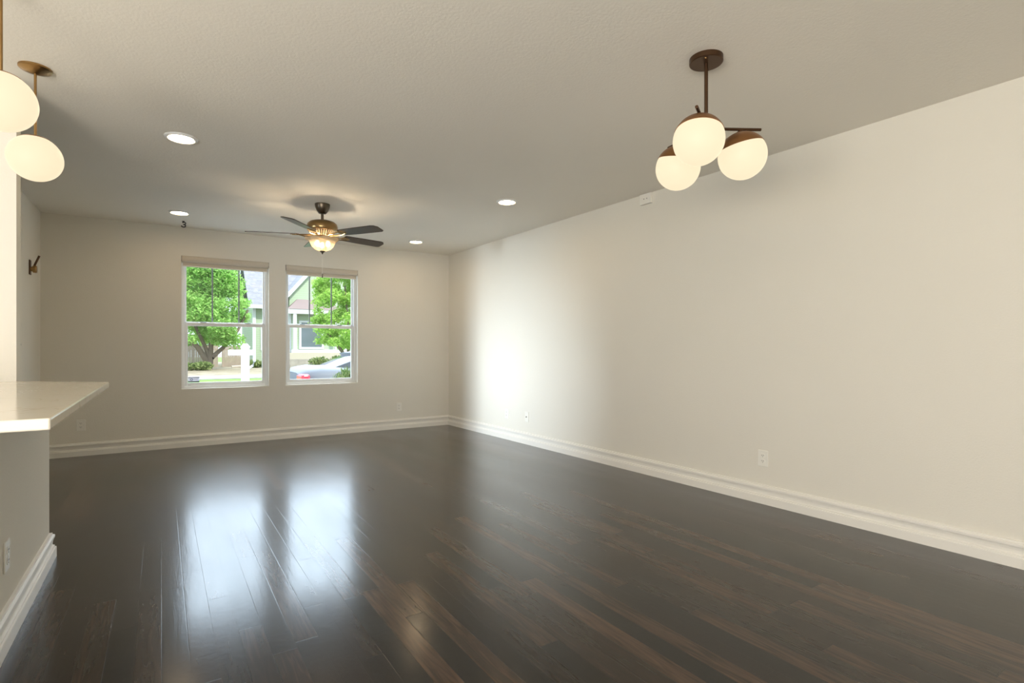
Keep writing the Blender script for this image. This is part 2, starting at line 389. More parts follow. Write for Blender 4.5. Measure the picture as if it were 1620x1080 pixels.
# roller shades rolled up at the window heads
def make_shade(W, label):
    x0, x1, _, z1 = W
    t = thing('roller_shade', label, 'window shade', ((x0+x1)/2, YF+0.03, z1), group='rolled up shades at the window heads')
    hw = (x1-x0)/2 - 0.003
    bm = bmesh.new()
    prof = [(0.036, -0.001), (-0.030, -0.001), (-0.036, -0.010), (-0.037, -0.040), (-0.030, -0.060), (-0.015, -0.070), (0.036, -0.070)]
    a = [bm.verts.new((-hw, y, z)) for y, z in prof]; b = [bm.verts.new((hw, y, z)) for y, z in prof]
    bm.faces.new(a[::-1]); bm.faces.new(b)
    for i in range(len(prof)): bm.faces.new((a[i], a[(i+1) % len(a)], b[(i+1) % len(a)], b[i]))
    obj('headrail', bm, M_SHADE, t, bevel=0.002)
    bm = bmesh.new(); box(bm, -hw+0.012, 0.004, -0.105, hw-0.012, 0.008, -0.069); obj('shade_fabric', bm, M_SHADE, t)
    bm = bmesh.new(); box(bm, -hw+0.010, -0.002, -0.117, hw-0.010, 0.012, -0.104); obj('bottom_rail', bm, simple('shade_rail', (0.80, 0.76, 0.68), 0.5), t, bevel=0.003)
    for s in (-1, 1):
        bm = bmesh.new(); box(bm, s*hw-0.0012, -0.036, -0.062, s*hw+0.0012, 0.036, -0.002); obj('end_cap', bm, M_SLOT, t)
make_shade(W1, 'beige roller shade rolled up at the top of the left window')
make_shade(W2, 'beige roller shade rolled up at the top of the right window')

# ------------------------------------------------------------------ wall plates and outlets (face towards local -Y)
def make_outlet(label, loc, rotz, group='duplex outlets low on the walls'):
    t = thing('wall_outlet', label, 'outlet', loc, rotz, group)
    bm = bmesh.new(); box(bm, -0.0375, -0.006, -0.0575, 0.0375, 0.0, 0.0575); obj('cover_plate', bm, M_PLATE, t, bevel=0.003)
    for s in (-1, 1):
        bm = bmesh.new()
        pts = [(0.0165*math.cos(a), max(-0.0135, min(0.0135, 0.0175*math.sin(a)))) for a in [2*PI*i/20 for i in range(20)]]
        prism(bm, pts, 0.0055, 0.0085, Matrix.Rotation(PI/2, 4, 'X')); r = obj('receptacle', bm, M_PLATE, t, loc=(0, 0, s*0.0195))
        bm = bmesh.new()
        for dx, dz, h_ in ((-0.0062, 0.003, 0.004), (0.0062, 0.003, 0.0034)): box(bm, dx-0.0013, -0.0092, dz-h_, dx+0.0013, -0.0084, dz+h_)
        lathe(bm, [(0.0024, 0.0084), (0.0024, 0.0092)], 10, mat=Matrix.Translation((0, 0, -0.007)) @ Matrix.Rotation(PI/2, 4, 'X'))
        obj('slots', bm, M_SLOT, r)
    bm = bmesh.new(); lathe(bm, [(0.0028, 0.006), (0.002, 0.0075)], 10, mat=Matrix.Rotation(PI/2, 4, 'X')); obj('screw', bm, M_PLATE, t)
    return t
OUT = make_outlet('ivory outlet on the far wall left of the windows, just past the counter', (-0.692, YF, 0.314), 0)
dup(OUT, (2.723, YF, 0.298), 'ivory outlet on the far wall right of the windows, near the corner')
dup(OUT, rw(5.465, 0.308), 'white outlet on the right wall nearest the far corner, in the bright patch', RW_ROT)
dup(OUT, rw(2.190, 0.318), 'ivory outlet on the right wall standing alone nearest the camera', RW_ROT)
dup(OUT, (-0.49, 2.715, 0.318), 'white outlet on the half wall under the counter', PI/2)
t = thing('coax_plate', 'narrow white cable plate on the right wall beside the bright outlet', 'wall plate', rw(5.05, 0.312), RW_ROT)
bm = bmesh.new(); box(bm, -0.035, -0.006, -0.0575, 0.035, 0, 0.0575); obj('cover_plate', bm, M_PLATE, t, bevel=0.003)
bm = bmesh.new(); lathe(bm, [(0.0055, 0.006), (0.0055, 0.010), (0.004, 0.0102), (0.004, 0.016)], 14, mat=Matrix.Rotation(PI/2, 4, 'X')); obj('connector', bm, M_FANDK, t)
t = thing('wall_sensor', 'small white box mounted high on the right wall touching the ceiling', 'sensor', rw(3.255, 2.400), RW_ROT)
bm = bmesh.new(); box(bm, -0.062, -0.030, -0.045, 0.062, 0, 0.045); obj('housing', bm, M_PLATE, t, bevel=0.004)
for dx in (-0.012, 0.020):
    bm = bmesh.new(); lathe(bm, [(0.0045, 0.030), (0.004, 0.0315)], 10, cx=dx, mat=Matrix.Rotation(PI/2, 4, 'X')); obj('indicator', bm, M_SLOT, t)
t = thing('light_switch', 'white light switch on the left wall, half hidden by the column', 'light switch', (XL, 6.03, 1.13), PI/2)
bm = bmesh.new(); box(bm, -0.0375, -0.006, -0.0575, 0.0375, 0, 0.0575); obj('cover_plate', bm, M_PLATE, t, bevel=0.003)
bm = bmesh.new(); box(bm, -0.005, -0.016, -0.008, 0.005, -0.006, 0.008); obj('toggle', bm, M_PLATE, t, bevel=0.001)

# brass wall hook on the left wall (faces local -Y)
t = thing('wall_hook', 'dark brass hook with a slanted peg on the left wall', 'hook', (XL, 6.465, 1.84), PI/2)
bm = bmesh.new(); box(bm, -0.032, -0.009, -0.072, 0.032, 0, 0.062); obj('back_plate', bm, M_BRONZE, t, bevel=0.003)
bm = bmesh.new(); lathe(bm, [(0.022, 0.009), (0.022, 0.020), (0.032, 0.024), (0.034, 0.045), (0.028, 0.052)], 24, mat=Matrix.Translation((0, 0, -0.02)) @ Matrix.Rotation(PI/2, 4, 'X')); obj('knob', bm, M_BRASS, t, smooth=True)
bm = bmesh.new(); tube(bm, [(0, -0.030, 0.0), (0, -0.042, 0.035), (0, -0.068, 0.105)], 0.0085); obj('peg', bm, M_BRONZE, t, smooth=True)

# little black hook in the ceiling
t = thing('ceiling_hook', 'small curly black hook hanging from the ceiling under the far left recessed light', 'hook', (0.192, 6.66, H))
bm = bmesh.new()
pts = [(0, 0, 0), (0, 0, -0.012)]
for i in range(13):
    a = math.radians(150 - i*22); pts.append((0.017*math.cos(a)+0.004, 0, -0.022+0.012*math.sin(a)))
for i in range(14):
    a = math.radians(80 - i*20); pts.append((0.019*math.cos(a)+0.001, 0, -0.048+0.014*math.sin(a)))
tube(bm, pts, 0.006, 8); obj('hook_rod', bm, M_BLACK, t, smooth=True)
bm = bmesh.new(); lathe(bm, [(0.006, -0.005), (0.014, -0.002), (0.014, 0)], 16); obj('hook_base', bm, M_BLACK, t)

# ------------------------------------------------------------------ recessed ceiling lights
def make_can(label, x, y):
    t = thing('recessed_light', label, 'ceiling light', (x, y, H), group='recessed ceiling lights')
    bm = bmesh.new(); lathe(bm, [(0.066, 0.0), (0.067, -0.003), (0.077, -0.011), (0.081, -0.011), (0.091, -0.007), (0.096, -0.001), (0.096, 0.0)], 40, cap0=False, cap1=False)
    obj('trim_ring', bm, M_VINYL, t, smooth=True)
    bm = bmesh.new(); lathe(bm, [(0.0655, -0.003), (0.0655, -0.001)], 40); obj('lens', bm, M_LENS, t)
    return t
CAN = make_can('round recessed light in the ceiling, nearest to the hanging globes on the left', 0.105, 4.039)
dup(CAN, (0.147, 6.256, H), 'round recessed light close to the far wall above the left window, black hook beside it')
dup(CAN, (2.661, 4.144, H), 'round recessed light right of the fan and closer to the camera')
dup(CAN, (2.686, 6.311, H), 'round recessed light right of the fan close to the far corner')

# ------------------------------------------------------------------ globe pendants over the counter
def sphere(bm, r, mat=None, a0=0.0, a1=PI, n=40, m=28):
    """polar angle a0 (top) to a1"""
    prof = [(max(1e-4, r*math.sin(a)), r*math.cos(a)) for a in [a1 + (a0-a1)*i/m for i in range(m+1)]]
    lathe(bm, prof, n, mat=mat)
RG = 0.108
def make_pendant(label, x, y, zc):
    t = thing('globe_pendant', label, 'pendant light', (x, y, H), group='globe pendants over the counter')
    bm = bmesh.new(); lathe(bm, [(0.010, -0.030), (0.030, -0.024), (0.058, -0.013), (0.064, -0.008), (0.064, 0.0)], 40); obj('canopy', bm, M_BRASS, t, smooth=True)
    bm = bmesh.new(); tube(bm, [(0, 0, -0.028), (0, 0, zc-H+RG*0.98)], 0.0055, 14); obj('rod', bm, M_BRASS, t, smooth=True)
    T = Matrix.Translation((0, 0, zc-H))
    bm = bmesh.new(); sphere(bm, RG, T); obj('globe_shade', bm, M_GLOBE, t, smooth=True)
    bm = bmesh.new(); sphere(bm, RG+0.002, T, 0, math.radians(32), 40, 10); obj('cap', bm, M_COPPER, t, smooth=True)
    return t
PEN = make_pendant('opal globe pendant nearest the camera over the counter, cut by the photo edge', -0.500, 2.700, 2.012)
dup(PEN, (-0.511, 3.42, H), 'opal globe pendant over the far end of the counter, whole globe in view')

# ------------------------------------------------------------------ three globe chandelier
HX, HY, HZ = 2.126, 1.589, 2.120
t = thing('globe_chandelier', 'dark bronze ceiling fixture with three opal globes on short arms', 'chandelier', (HX, HY, H))
bm = bmesh.new(); lathe(bm, [(0.072, -0.026), (0.075, -0.023), (0.075, 0.0)], 48); obj('canopy', bm, M_BRONZE, t, smooth=True)
for a in (0.6, 0.6+PI):
    bm = bmesh.new(); lathe(bm, [(0.004, -0.029), (0.005, -0.026)], 10, cx=0.055*math.cos(a), cy=0.055*math.sin(a)); obj('screw', bm, M_BRASS, t)
bm = bmesh.new(); tube(bm, [(0, 0, -0.025), (0, 0, HZ-H)], 0.0085, 16); obj('stem', bm, M_BRONZE, t, smooth=True)
bm = bmesh.new(); lathe(bm, [(0.010, HZ-H-0.016), (0.016, HZ-H-0.012), (0.016, HZ-H+0.012), (0.010, HZ-H+0.016)], 20); obj('hub', bm, M_BRONZE, t, smooth=True)
for ang, rad in ((208.4, 0.208), (81, 0.190), (-31, 0.172)):
    a = math.radians(ang); dx, dy = math.cos(a), math.sin(a)
    bm = bmesh.new(); tube(bm, [(0, 0, HZ-H), (0.26*dx, 0.26*dy, HZ-H)], 0.007, 14)
    arm = obj('arm', bm, M_BRONZE, t, smooth=True)
    T = Matrix.Translation((rad*dx, rad*dy, 1.995-H)) @ Matrix.Rotation(math.radians(12), 4, Vector((dy, -dx, 0)))
    bm = bmesh.new(); sphere(bm, RG, T); obj('globe_shade', bm, M_GLOBE, t, smooth=True)
    bm = bmesh.new(); sphere(bm, RG+0.0025, T, 0, math.radians(68), 40, 14); cap = obj('cap', bm, M_COPPER, t, smooth=True)
    tp = T @ Vector((0, 0, RG))
    bm = bmesh.new(); tube(bm, [tp, (rad*dx, rad*dy, HZ-H)], 0.007, 12); obj('neck', bm, M_BRONZE, cap, smooth=True)

# ------------------------------------------------------------------ ceiling fan
FX, FY = 1.26, 5.166
t = thing('ceiling_fan', 'brass ceiling fan with five dark blades and a lit glass bowl', 'ceiling fan', (FX, FY, H))
bm = bmesh.new(); lathe(bm, [(0.022, -0.092), (0.034, -0.088), (0.052, -0.062), (0.064, -0.030), (0.068, -0.008), (0.068, 0)], 40); obj('canopy', bm, M_FANDK, t, smooth=True)
bm = bmesh.new(); tube(bm, [(0, 0, -0.088), (0, 0, -0.165)], 0.013, 18); obj('downrod', bm, M_FANDK, t, smooth=True)
bm = bmesh.new(); lathe(bm, [(0.100, -0.252), (0.132, -0.252), (0.138, -0.244), (0.139, -0.215), (0.132, -0.188), (0.112, -0.170), (0.080, -0.160), (0.030, -0.156), (0.018, -0.150)], 48); obj('motor_housing', bm, M_FANBR, t, smooth=True)
bm = bmesh.new(); lathe(bm, [(0.052, -0.305), (0.070, -0.296), (0.098, -0.262), (0.104, -0.252)], 48); vent = obj('vent_ring', bm, M_SLOT, t, smooth=True)
bm = bmesh.new()
for i in range(30):
    a = 2*PI*i/30; R = Matrix.Rotation(a, 4, 'Z')
    pts = [(0.054, -0.303), (0.072, -0.296), (0.101, -0.261), (0.106, -0.253)]
    vs = []
    for r, z in pts:
        vs.append([bm.verts.new(R @ Vector((r+dr, s*0.0052*r/0.08, z))) for s, dr in ((-1, 0), (1, 0), (1, 0.006), (-1, 0.006))])
    for p, q in zip(vs[:-1], vs[1:]):
        for k in range(4): bm.faces.new((p[k], p[(k+1) % 4], q[(k+1) % 4], q[k]))
    bm.faces.new(vs[0][::-1]); bm.faces.new(vs[-1])
obj('vent_ribs', bm, simple('lit_brass', (0.80, 0.64, 0.42), 0.4, 0.6), vent)  # ribs coloured lighter than the other brass, bulb light painted in
bm = bmesh.new(); lathe(bm, [(0.060, -0.330), (0.066, -0.326), (0.066, -0.312), (0.058, -0.304)], 40); obj('light_fitter', bm, M_FANBR, t, smooth=True)
ZB = -0.285
for i in range(5):
    a = math.radians(15 + 72*i)
    R = Matrix.Rotation(a, 4, 'Z')
    Pm = R @ Matrix.Translation((0, 0, ZB)) @ Matrix.Rotation(math.radians(-12), 4, 'X')
    bm = bmesh.new()
    ol = [(0.215, -0.050), (0.225, -0.056), (0.40, -0.064), (0.60, -0.068), (0.635, -0.060), (0.660, -0.030), (0.660, 0.052), (0.64, 0.066), (0.40, 0.064), (0.225, 0.056), (0.215, 0.050)]
    prism(bm, ol, -0.004, 0.004, Pm); bl = obj('blade', bm, M_BLADE, t, bevel=0.002)
    # blade iron: two curved arms and a scroll plate
    bm = bmesh.new()
    for s in (-1, 1):
        tube(bm, [R @ Vector((0.06, s*0.012, -0.296)), R @ Vector((0.11, s*0.030, ZB-0.012)), R @ Vector((0.16, s*0.040, ZB-0.014)), Pm @ Vector((0.215, s*0.032, -0.008)), Pm @ Vector((0.262, s*0.012, -0.008))], 0.0062, 8)
    prism(bm, [(0.205, -0.030), (0.235, -0.036), (0.275, -0.014), (0.285, 0.0), (0.275, 0.014), (0.235, 0.036), (0.205, 0.030)], -0.010, -0.004, Pm)
    obj('blade_iron', bm, M_FANBR, bl, smooth=True)
# bowl: bell shaped glass with an open scalloped rim
def bowl_pt(a, s):
    prof = [(0.010, -0.440), (0.045, -0.436), (0.076, -0.420), (0.097, -0.396), (0.108, -0.372), (0.120, -0.352), (0.139, -0.338), (0.153, -0.326)]
    i = min(int(s), len(prof)-2); f = s - i
    r = prof[i][0]*(1-f)+prof[i+1][0]*f; z = prof[i][1]*(1-f)+prof[i+1][1]*f
    return (r*math.cos(a), r*math.sin(a), z + (0.006*math.cos(8*a) if s > 6 else 0)*(s-6))
bm = bmesh.new(); n = 64; rings = []
for j in range(29):
    s = 7*j/28.0; rings.append([bm.verts.new(bowl_pt(2*PI*i/n, s)) for i in range(n)])
for p, q in zip(rings[:-1], rings[1:]):
    for i in range(n): bm.faces.new((p[i], p[(i+1) % n], q[(i+1) % n], q[i]))
bowl = obj('glass_bowl', bm, M_BOWL, t, smooth=True)
sol = bowl.modifiers.new('thick', 'SOLIDIFY'); sol.thickness = 0.003
for a in (200, 320, 80):
    a = math.radians(a); bx, by = 0.055*math.cos(a), 0.055*math.sin(a)
    bm = bmesh.new(); lathe(bm, [(0.004, -0.402), (0.014, -0.397), (0.021, -0.384), (0.022, -0.372), (0.015, -0.356), (0.010, -0.348)], 20, bx, by); b = obj('bulb', bm, M_BULB, t, smooth=True)
    bm = bmesh.new(); lathe(bm, [(0.012, -0.348), (0.012, -0.318)], 14, bx, by); obj('socket', bm, M_FANBR, b)
bm = bmesh.new(); lathe(bm, [(0.003, -0.470), (0.006, -0.462), (0.012, -0.452), (0.024, -0.446), (0.026, -0.440), (0.012, -0.436)], 24); obj('finial', bm, M_FANDK, t, smooth=True)
bm = bmesh.new(); tube(bm, [(0.0, 0, -0.468), (0.0, 0, -0.655)], 0.0013, 6); ch = obj('pull_chain', bm, M_PLATE, t)
bm = bmesh.new(); lathe(bm, [(0.006, -0.690), (0.007, -0.682), (0.003, -0.672), (0.007, -0.664), (0.006, -0.655), (0.002, -0.651)], 14); obj('fob', bm, M_FANDK, ch, smooth=True)

# ------------------------------------------------------------------ counter slab
bm = bmesh.new()
prism(bm, [(-1.35, 1.64), (-0.218, 1.64), (-0.218, 3.291), (-0.60, 3.618), (-1.35, 3.618)], 0.902, 0.930)
tag(obj('countertop', bm, M_QUARTZ, bevel=0.004), 'cream quartz counter slab with a clipped far corner on the half wall', 'countertop')

# ------------------------------------------------------------------ outdoors
def patchy(name, c1, c2, scale, rough=0.9):
    k = N(name); k.set(Roughness=rough); k.b.inputs['Specular IOR Level'].default_value = 0.05
    g = k.n('ShaderNodeNewGeometry'); nz = k.n('ShaderNodeTexNoise'); nz.inputs['Scale'].default_value = scale; nz.inputs['Detail'].default_value = 6
    k.l(g.outputs['Position'], nz.inputs['Vector'])
    r = k.n('ShaderNodeValToRGB'); k.l(nz.outputs['Fac'], r.inputs[0]); r.color_ramp.elements[0].position = 0.35; r.color_ramp.elements[1].position = 0.65
    r.color_ramp.elements[0].color = rgb(*c1); r.color_ramp.elements[1].color = rgb(*c2)
    k.l(r.outputs[0], k.b.inputs['Base Color']); return k.m
M_GRASS = patchy('lawn', (0.10, 0.20, 0.04), (0.17, 0.30, 0.07), 2.0)
M_BED = patchy('garden_bed', (0.20, 0.16, 0.11), (0.30, 0.26, 0.19), 1.6)
M_CONC = patchy('pale_concrete', (0.22, 0.21, 0.20), (0.28, 0.27, 0.26), 3.0)
M_STREET = patchy('bounce_concrete', (0.44, 0.43, 0.41), (0.52, 0.51, 0.49), 5.0)  # unseen street coloured light to bounce daylight up to the ceiling
G = -0.45
def ground(name, x0, y0, x1, y1, z0, z1, mat):
    bm = bmesh.new(); box(bm, x0, y0, z0, x1, y1, z1); return struct(name, bm, mat)
ground('ground', -60, 7.2, 90, 120, G-0.5, G-0.04, M_GRASS)
ground('street', -60, 7.3, 90, 18.0, G-0.04, G, M_STREET)
ground('verge', -60, 18.0, 90, 30.5, G-0.04, G+0.02, M_GRASS)
ground('sidewalk', -60, 30.5, 90, 34.5, G-0.04, G+0.05, M_CONC)
ground('garden_bed', -1.0, 34.5, 60, 70, G-0.04, G+0.05, M_BED)

ground('driveway', 1.6, 9.4, 7.6, 12.2, G, G+0.14, M_CONC)

M_LEAF = leaf_material('ash_leaves', (0.20, 0.42, 0.09), (0.45, 0.68, 0.22))
M_LEAF2 = leaf_material('young_leaves', (0.24, 0.44, 0.07), (0.52, 0.70, 0.20))
M_BUSHL = leaf_material('shrub_leaves', (0.08, 0.15, 0.04), (0.34, 0.40, 0.16))
M_BARK = simple('bark', (0.17, 0.13, 0.10), 0.9, noise=0.3, scale=12)

def leaves(name, blobs, count, size, mat, parent, rng, blade=False):
    """blobs: (cx, cy, cz, rx, ry, rz); leaves fill them, thicker towards the skin"""
    bm = bmesh.new(); vol = [b[3]*b[4]*b[5] for b in blobs]
    for _ in range(count):
        b = rng.choices(blobs, vol)[0]
        d = Vector((rng.gauss(0, 1), rng.gauss(0, 1), rng.gauss(0, 1))).normalized()
        rr = rng.random()**0.45
        c = Vector((b[0]+d.x*b[3]*rr, b[1]+d.y*b[4]*rr, b[2]+d.z*b[5]*rr))
        s = size*rng.uniform(0.6, 1.35)
        ax = Vector((rng.gauss(0, 1), rng.gauss(0, 1), rng.gauss(0.3 if not blade else 1.6, 0.7))).normalized()
        sd = ax.cross(Vector((rng.gauss(0, 1), rng.gauss(0, 1), rng.gauss(0, 1)))).normalized()
        wd = 0.42 if not blade else 0.12
        up = ax.cross(sd)*0.18*s
        vs = [bm.verts.new(c-ax*s), bm.verts.new(c+sd*s*wd+up), bm.verts.new(c+ax*s), bm.verts.new(c-sd*s*wd+up)]
        bm.faces.new(vs)
    me = bpy.data.meshes.new(name); bm.to_mesh(me); bm.free(); me.materials.append(mat)
    o = bpy.data.objects.new(name, me); C.objects.link(o); o.parent = parent
    return o

def tree(name, label, x, y, z, trunk_r, branches, blobs, count, size, mat, seed):
    rng = random.Random(seed); t = thing(name, label, 'tree', (x, y, z))
    bm = bmesh.new()
    for pts in branches: tube(bm, pts, trunk_r, 10, [1.0 - 0.65*i/(len(pts)-1) for i in range(len(pts))])
    obj('trunk', bm, M_BARK, t, smooth=True)
    leaves('crown', blobs, count, size, mat, t, rng); return t

def crown_blobs(rng, n, cx, cy, z0, z1, R, r):
    B = []
    for _ in range(n):
        f = rng.random(); z = z0+(z1-z0)*f; rad = R*(0.75+0.5*math.sin(PI*min(1, f*1.05+0.1)))*0.75
        a = rng.random()*2*PI; d = rad*math.sqrt(rng.random()); k = r*rng.uniform(0.7, 1.25)
        B.append((cx+d*math.cos(a), cy+d*math.sin(a), z, k, k, k*0.75))
    return B
rng = random.Random(3)
tree('ash_tree', 'large leafy green tree with forked trunk before the wooden fence, seen through the left window', 2.93, 45.2, -0.40, 0.21,
     [[(0, 0, 0), (0.0, 0, 0.8), (-0.2, 0, 1.5), (-0.9, 0, 3.2), (-1.4, 0, 6.0)], [(0, 0, 0.1), (0.2, 0, 0.9), (0.9, 0, 1.6), (1.9, 0.2, 2.9), (2.6, 0.2, 4.5)],
      [(0.05, 0, 0.4), (0.1, 0, 1.5), (0.2, 0, 3.5), (0.3, 0, 7.0)], [(-0.1, 0, 0.5), (-0.8, -0.3, 1.7), (-1.8, -0.4, 2.6), (-2.8, -0.4, 3.4)]],
     crown_blobs(rng, 130, -0.1, 0, 2.1, 8.6, 2.7, 0.72), 36000, 0.13, M_LEAF, 11)
tree('maple_tree', 'bright green young tree behind the parked car, seen through the right window', 8.9, 30.6, -0.45, 0.11,
     [[(0, 0, 0), (-0.05, 0, 1.0), (0.05, 0, 2.2), (-0.2, 0, 5.2)], [(0, 0, 0.9), (-0.5, 0, 1.6), (-1.2, 0, 2.5), (-1.5, 0, 3.6)], [(0, 0, 0.8), (0.5, 0, 1.5), (1.0, 0, 2.3), (1.1, 0, 3.6)]],
     crown_blobs(rng, 80, -0.35, 0, 1.7, 6.2, 1.75, 0.46), 22000, 0.085, M_LEAF2, 12)
tree('background_tree', 'tall green tree standing behind the wooden fence, seen through the left window', 1.6, 57.5, -0.45, 0.2,
     [[(0, 0, 0), (0, 0, 2.0), (0.1, 0, 6.0)]], crown_blobs(rng, 70, 0.6, 0, 1.2, 10.2, 3.2, 0.9), 14000, 0.18, M_LEAF, 14)
tree('background_tree', 'darker green tree behind the young tree at the right of the right window', 14.4, 39.8, -0.45, 0.2,
     [[(0, 0, 0), (0, 0, 2.0), (0.1, 0, 6.0)]], crown_blobs(rng, 60, 0.2, 0, 1.5, 8.0, 2.6, 0.8), 14000, 0.15, M_LEAF, 13)

def shrub(name, label, x, y, z, blobs, count, size, mat, seed, blade=False, group=None):
    t = thing(name, label, 'shrub', (x, y, z), group=group); rng = random.Random(seed)
    bm = bmesh.new()
    for b in blobs: tube(bm, [(b[0]*0.3, b[1]*0.3, 0), (b[0], b[1], b[2])], 0.012 if blade else 0.03, 6)
    obj('stems', bm, M_BARK, t)
    leaves('foliage', blobs, count, size, mat, t, rng, blade); return t
shrub('spiky_shrub', 'spiky light green shrub just outside the right window, in front of the car', 2.46, 8.50, -0.49,
      [(0, 0, 0.74, 0.34, 0.30, 0.55), (0.20, -0.02, 0.86, 0.28, 0.25, 0.5), (-0.24, 0.02, 0.64, 0.28, 0.25, 0.48)], 7000, 0.075, M_BUSHL, 21, True)
shrub('low_shrub', 'low green shrub at the foot of the forked tree by the fence', 2.4, 43.2, -0.4, [(0, 0, 0.3, 0.7, 0.6, 0.32), (-0.9, 0.3, 0.25, 0.6, 0.6, 0.3)], 900, 0.12, M_BUSHL, 22)
shrub('low_shrub', 'pale green plants between the white post and the log', 6.1, 47.0, -0.4, [(0, 0, 0.3, 0.7, 0.5, 0.35), (0.9, 0, 0.25, 0.5, 0.5, 0.3)], 900, 0.11, M_BUSHL, 23)
shrub('low_shrub', 'yellow green plants at the foot of the pale house, above the car trunk', 10.4, 43.5, -0.4, [(0, 0, 0.45, 0.9, 0.5, 0.45), (1.4, 0, 0.5, 0.7, 0.5, 0.5)], 1300, 0.11, M_BUSHL, 24)
shrub('low_shrub', 'small plants around the white utility box', 7.6, 45.5, -0.4, [(0, 0, 0.3, 0.8, 0.4, 0.3)], 600, 0.10, M_BUSHL, 25)

# wooden fence sections behind the tree
M_FENCE = simple('weathered_cedar', (0.30, 0.24, 0.19), 0.85, noise=0.3, scale=3)
def fence(label, x0, x1, y, z0, z1, seed):
    t = thing('wooden_fence', label, 'fence', ((x0+x1)/2, y, z0)); rg = random.Random(seed); L = x1-x0
    bm = bmesh.new(); k = int(L/0.15)
    for i in range(k):
        x = -L/2+L*i/k; h = (z1-z0)+rg.uniform(-0.03, 0.03); j = rg.uniform(0, 0.02)
        a = [(x+0.004, 0), (x+L/k-0.004, 0), (x+L/k-0.004, h-0.04), (x+L/k-0.04, h), (x+0.04, h), (x+0.004, h-0.04)]
        prism(bm, a, j, j+0.02, Matrix.Rotation(PI/2, 4, 'X'))
    obj('pickets', bm, M_FENCE, t)
    for zz in (0.3, (z1-z0)-0.35):
        bm = bmesh.new(); box(bm, -L/2, 0.001, zz, L/2, 0.06, zz+0.09); obj('rail', bm, M_FENCE, t)
    for x in (-L/2, 0, L/2-0.1):
        bm = bmesh.new(); box(bm, x, 0.06, 0, x+0.1, 0.16, z1-z0+0.05); obj('post', bm, simple('fence_post', (0.42, 0.37, 0.31), 0.85, noise=0.2), t)
fence('weathered wooden fence left of the tree trunk, seen through the left window', 0.2, 3.95, 51.0, -0.42, 1.36, 1)
fence('weathered wooden fence right of the tree trunk, behind the white post', 4.25, 6.2, 51.2, -0.42, 1.36, 2)

# fallen log and white mailbox post
t = thing('log', 'pale log lying on the bed behind the white post', 'log', (6.2, 48.6, -0.40))
bm = bmesh.new(); tube(bm, [(-1.5, -0.3, 0.05), (0, 0, 0.12), (1.7, 0.4, 0.33)], 0.11, 10, [1, 0.9, 0.7]); obj('trunk', bm, simple('bare_wood', (0.45, 0.38, 0.31), 0.8, noise=0.2), t, smooth=True)
t = thing('mailbox_post', 'white post with a short cross arm outside the left window', 'post', (1.254, 10.657, G))
bm = bmesh.new(); box(bm, -0.062, -0.062, 0, 0.062, 0.062, 1.57); obj('post', bm, M_WHITE, t, bevel=0.006)
bm = bmesh.new(); box(bm, -0.072, -0.072, 1.57, 0.072, 0.072, 1.59)
vs = [bm.verts.new(p) for p in ((-0.066, -0.066, 1.59), (0.066, -0.066, 1.59), (0.066, 0.066, 1.59), (-0.066, 0.066, 1.59), (-0.03, -0.03, 1.64), (0.03, -0.03, 1.64), (0.03, 0.03, 1.64), (-0.03, 0.03, 1.64))]
for f in ((0,3,2,1),(4,5,6,7),(0,1,5,4),(1,2,6,5),(2,3,7,6),(3,0,4,7)): bm.faces.new([vs[i] for i in f])
obj('post_cap', bm, M_WHITE, t)
bm = bmesh.new(); box(bm, -0.27, -0.045, 1.43, 0.16, 0.045, 1.53); obj('cross_arm', bm, M_WHITE, t, bevel=0.006)
bm = bmesh.new(); tube(bm, [(0.14, 0, 1.43), (0.15, 0, 1.32), (0.12, 0, 1.24), (0.06, 0, 1.20)], 0.022, 10); obj('bracket', bm, M_WHITE, t, smooth=True)

# pale utility box by the house corner
t = thing('utility_box', 'pale grey utility box by the corner of the house', 'utility box', (8.3, 50.5, -0.42))
bm = bmesh.new(); box(bm, -0.75, -0.4, 0, 0.75, 0.4, 0.95); obj('cabinet', bm, simple('pale_box', (0.55, 0.56, 0.58), 0.6), t, bevel=0.03)
bm = bmesh.new(); box(bm, -0.80, -0.45, 0.95, 0.80, 0.45, 1.02); obj('lid', bm, simple('pale_lid', (0.62, 0.63, 0.65), 0.6), t, bevel=0.02)

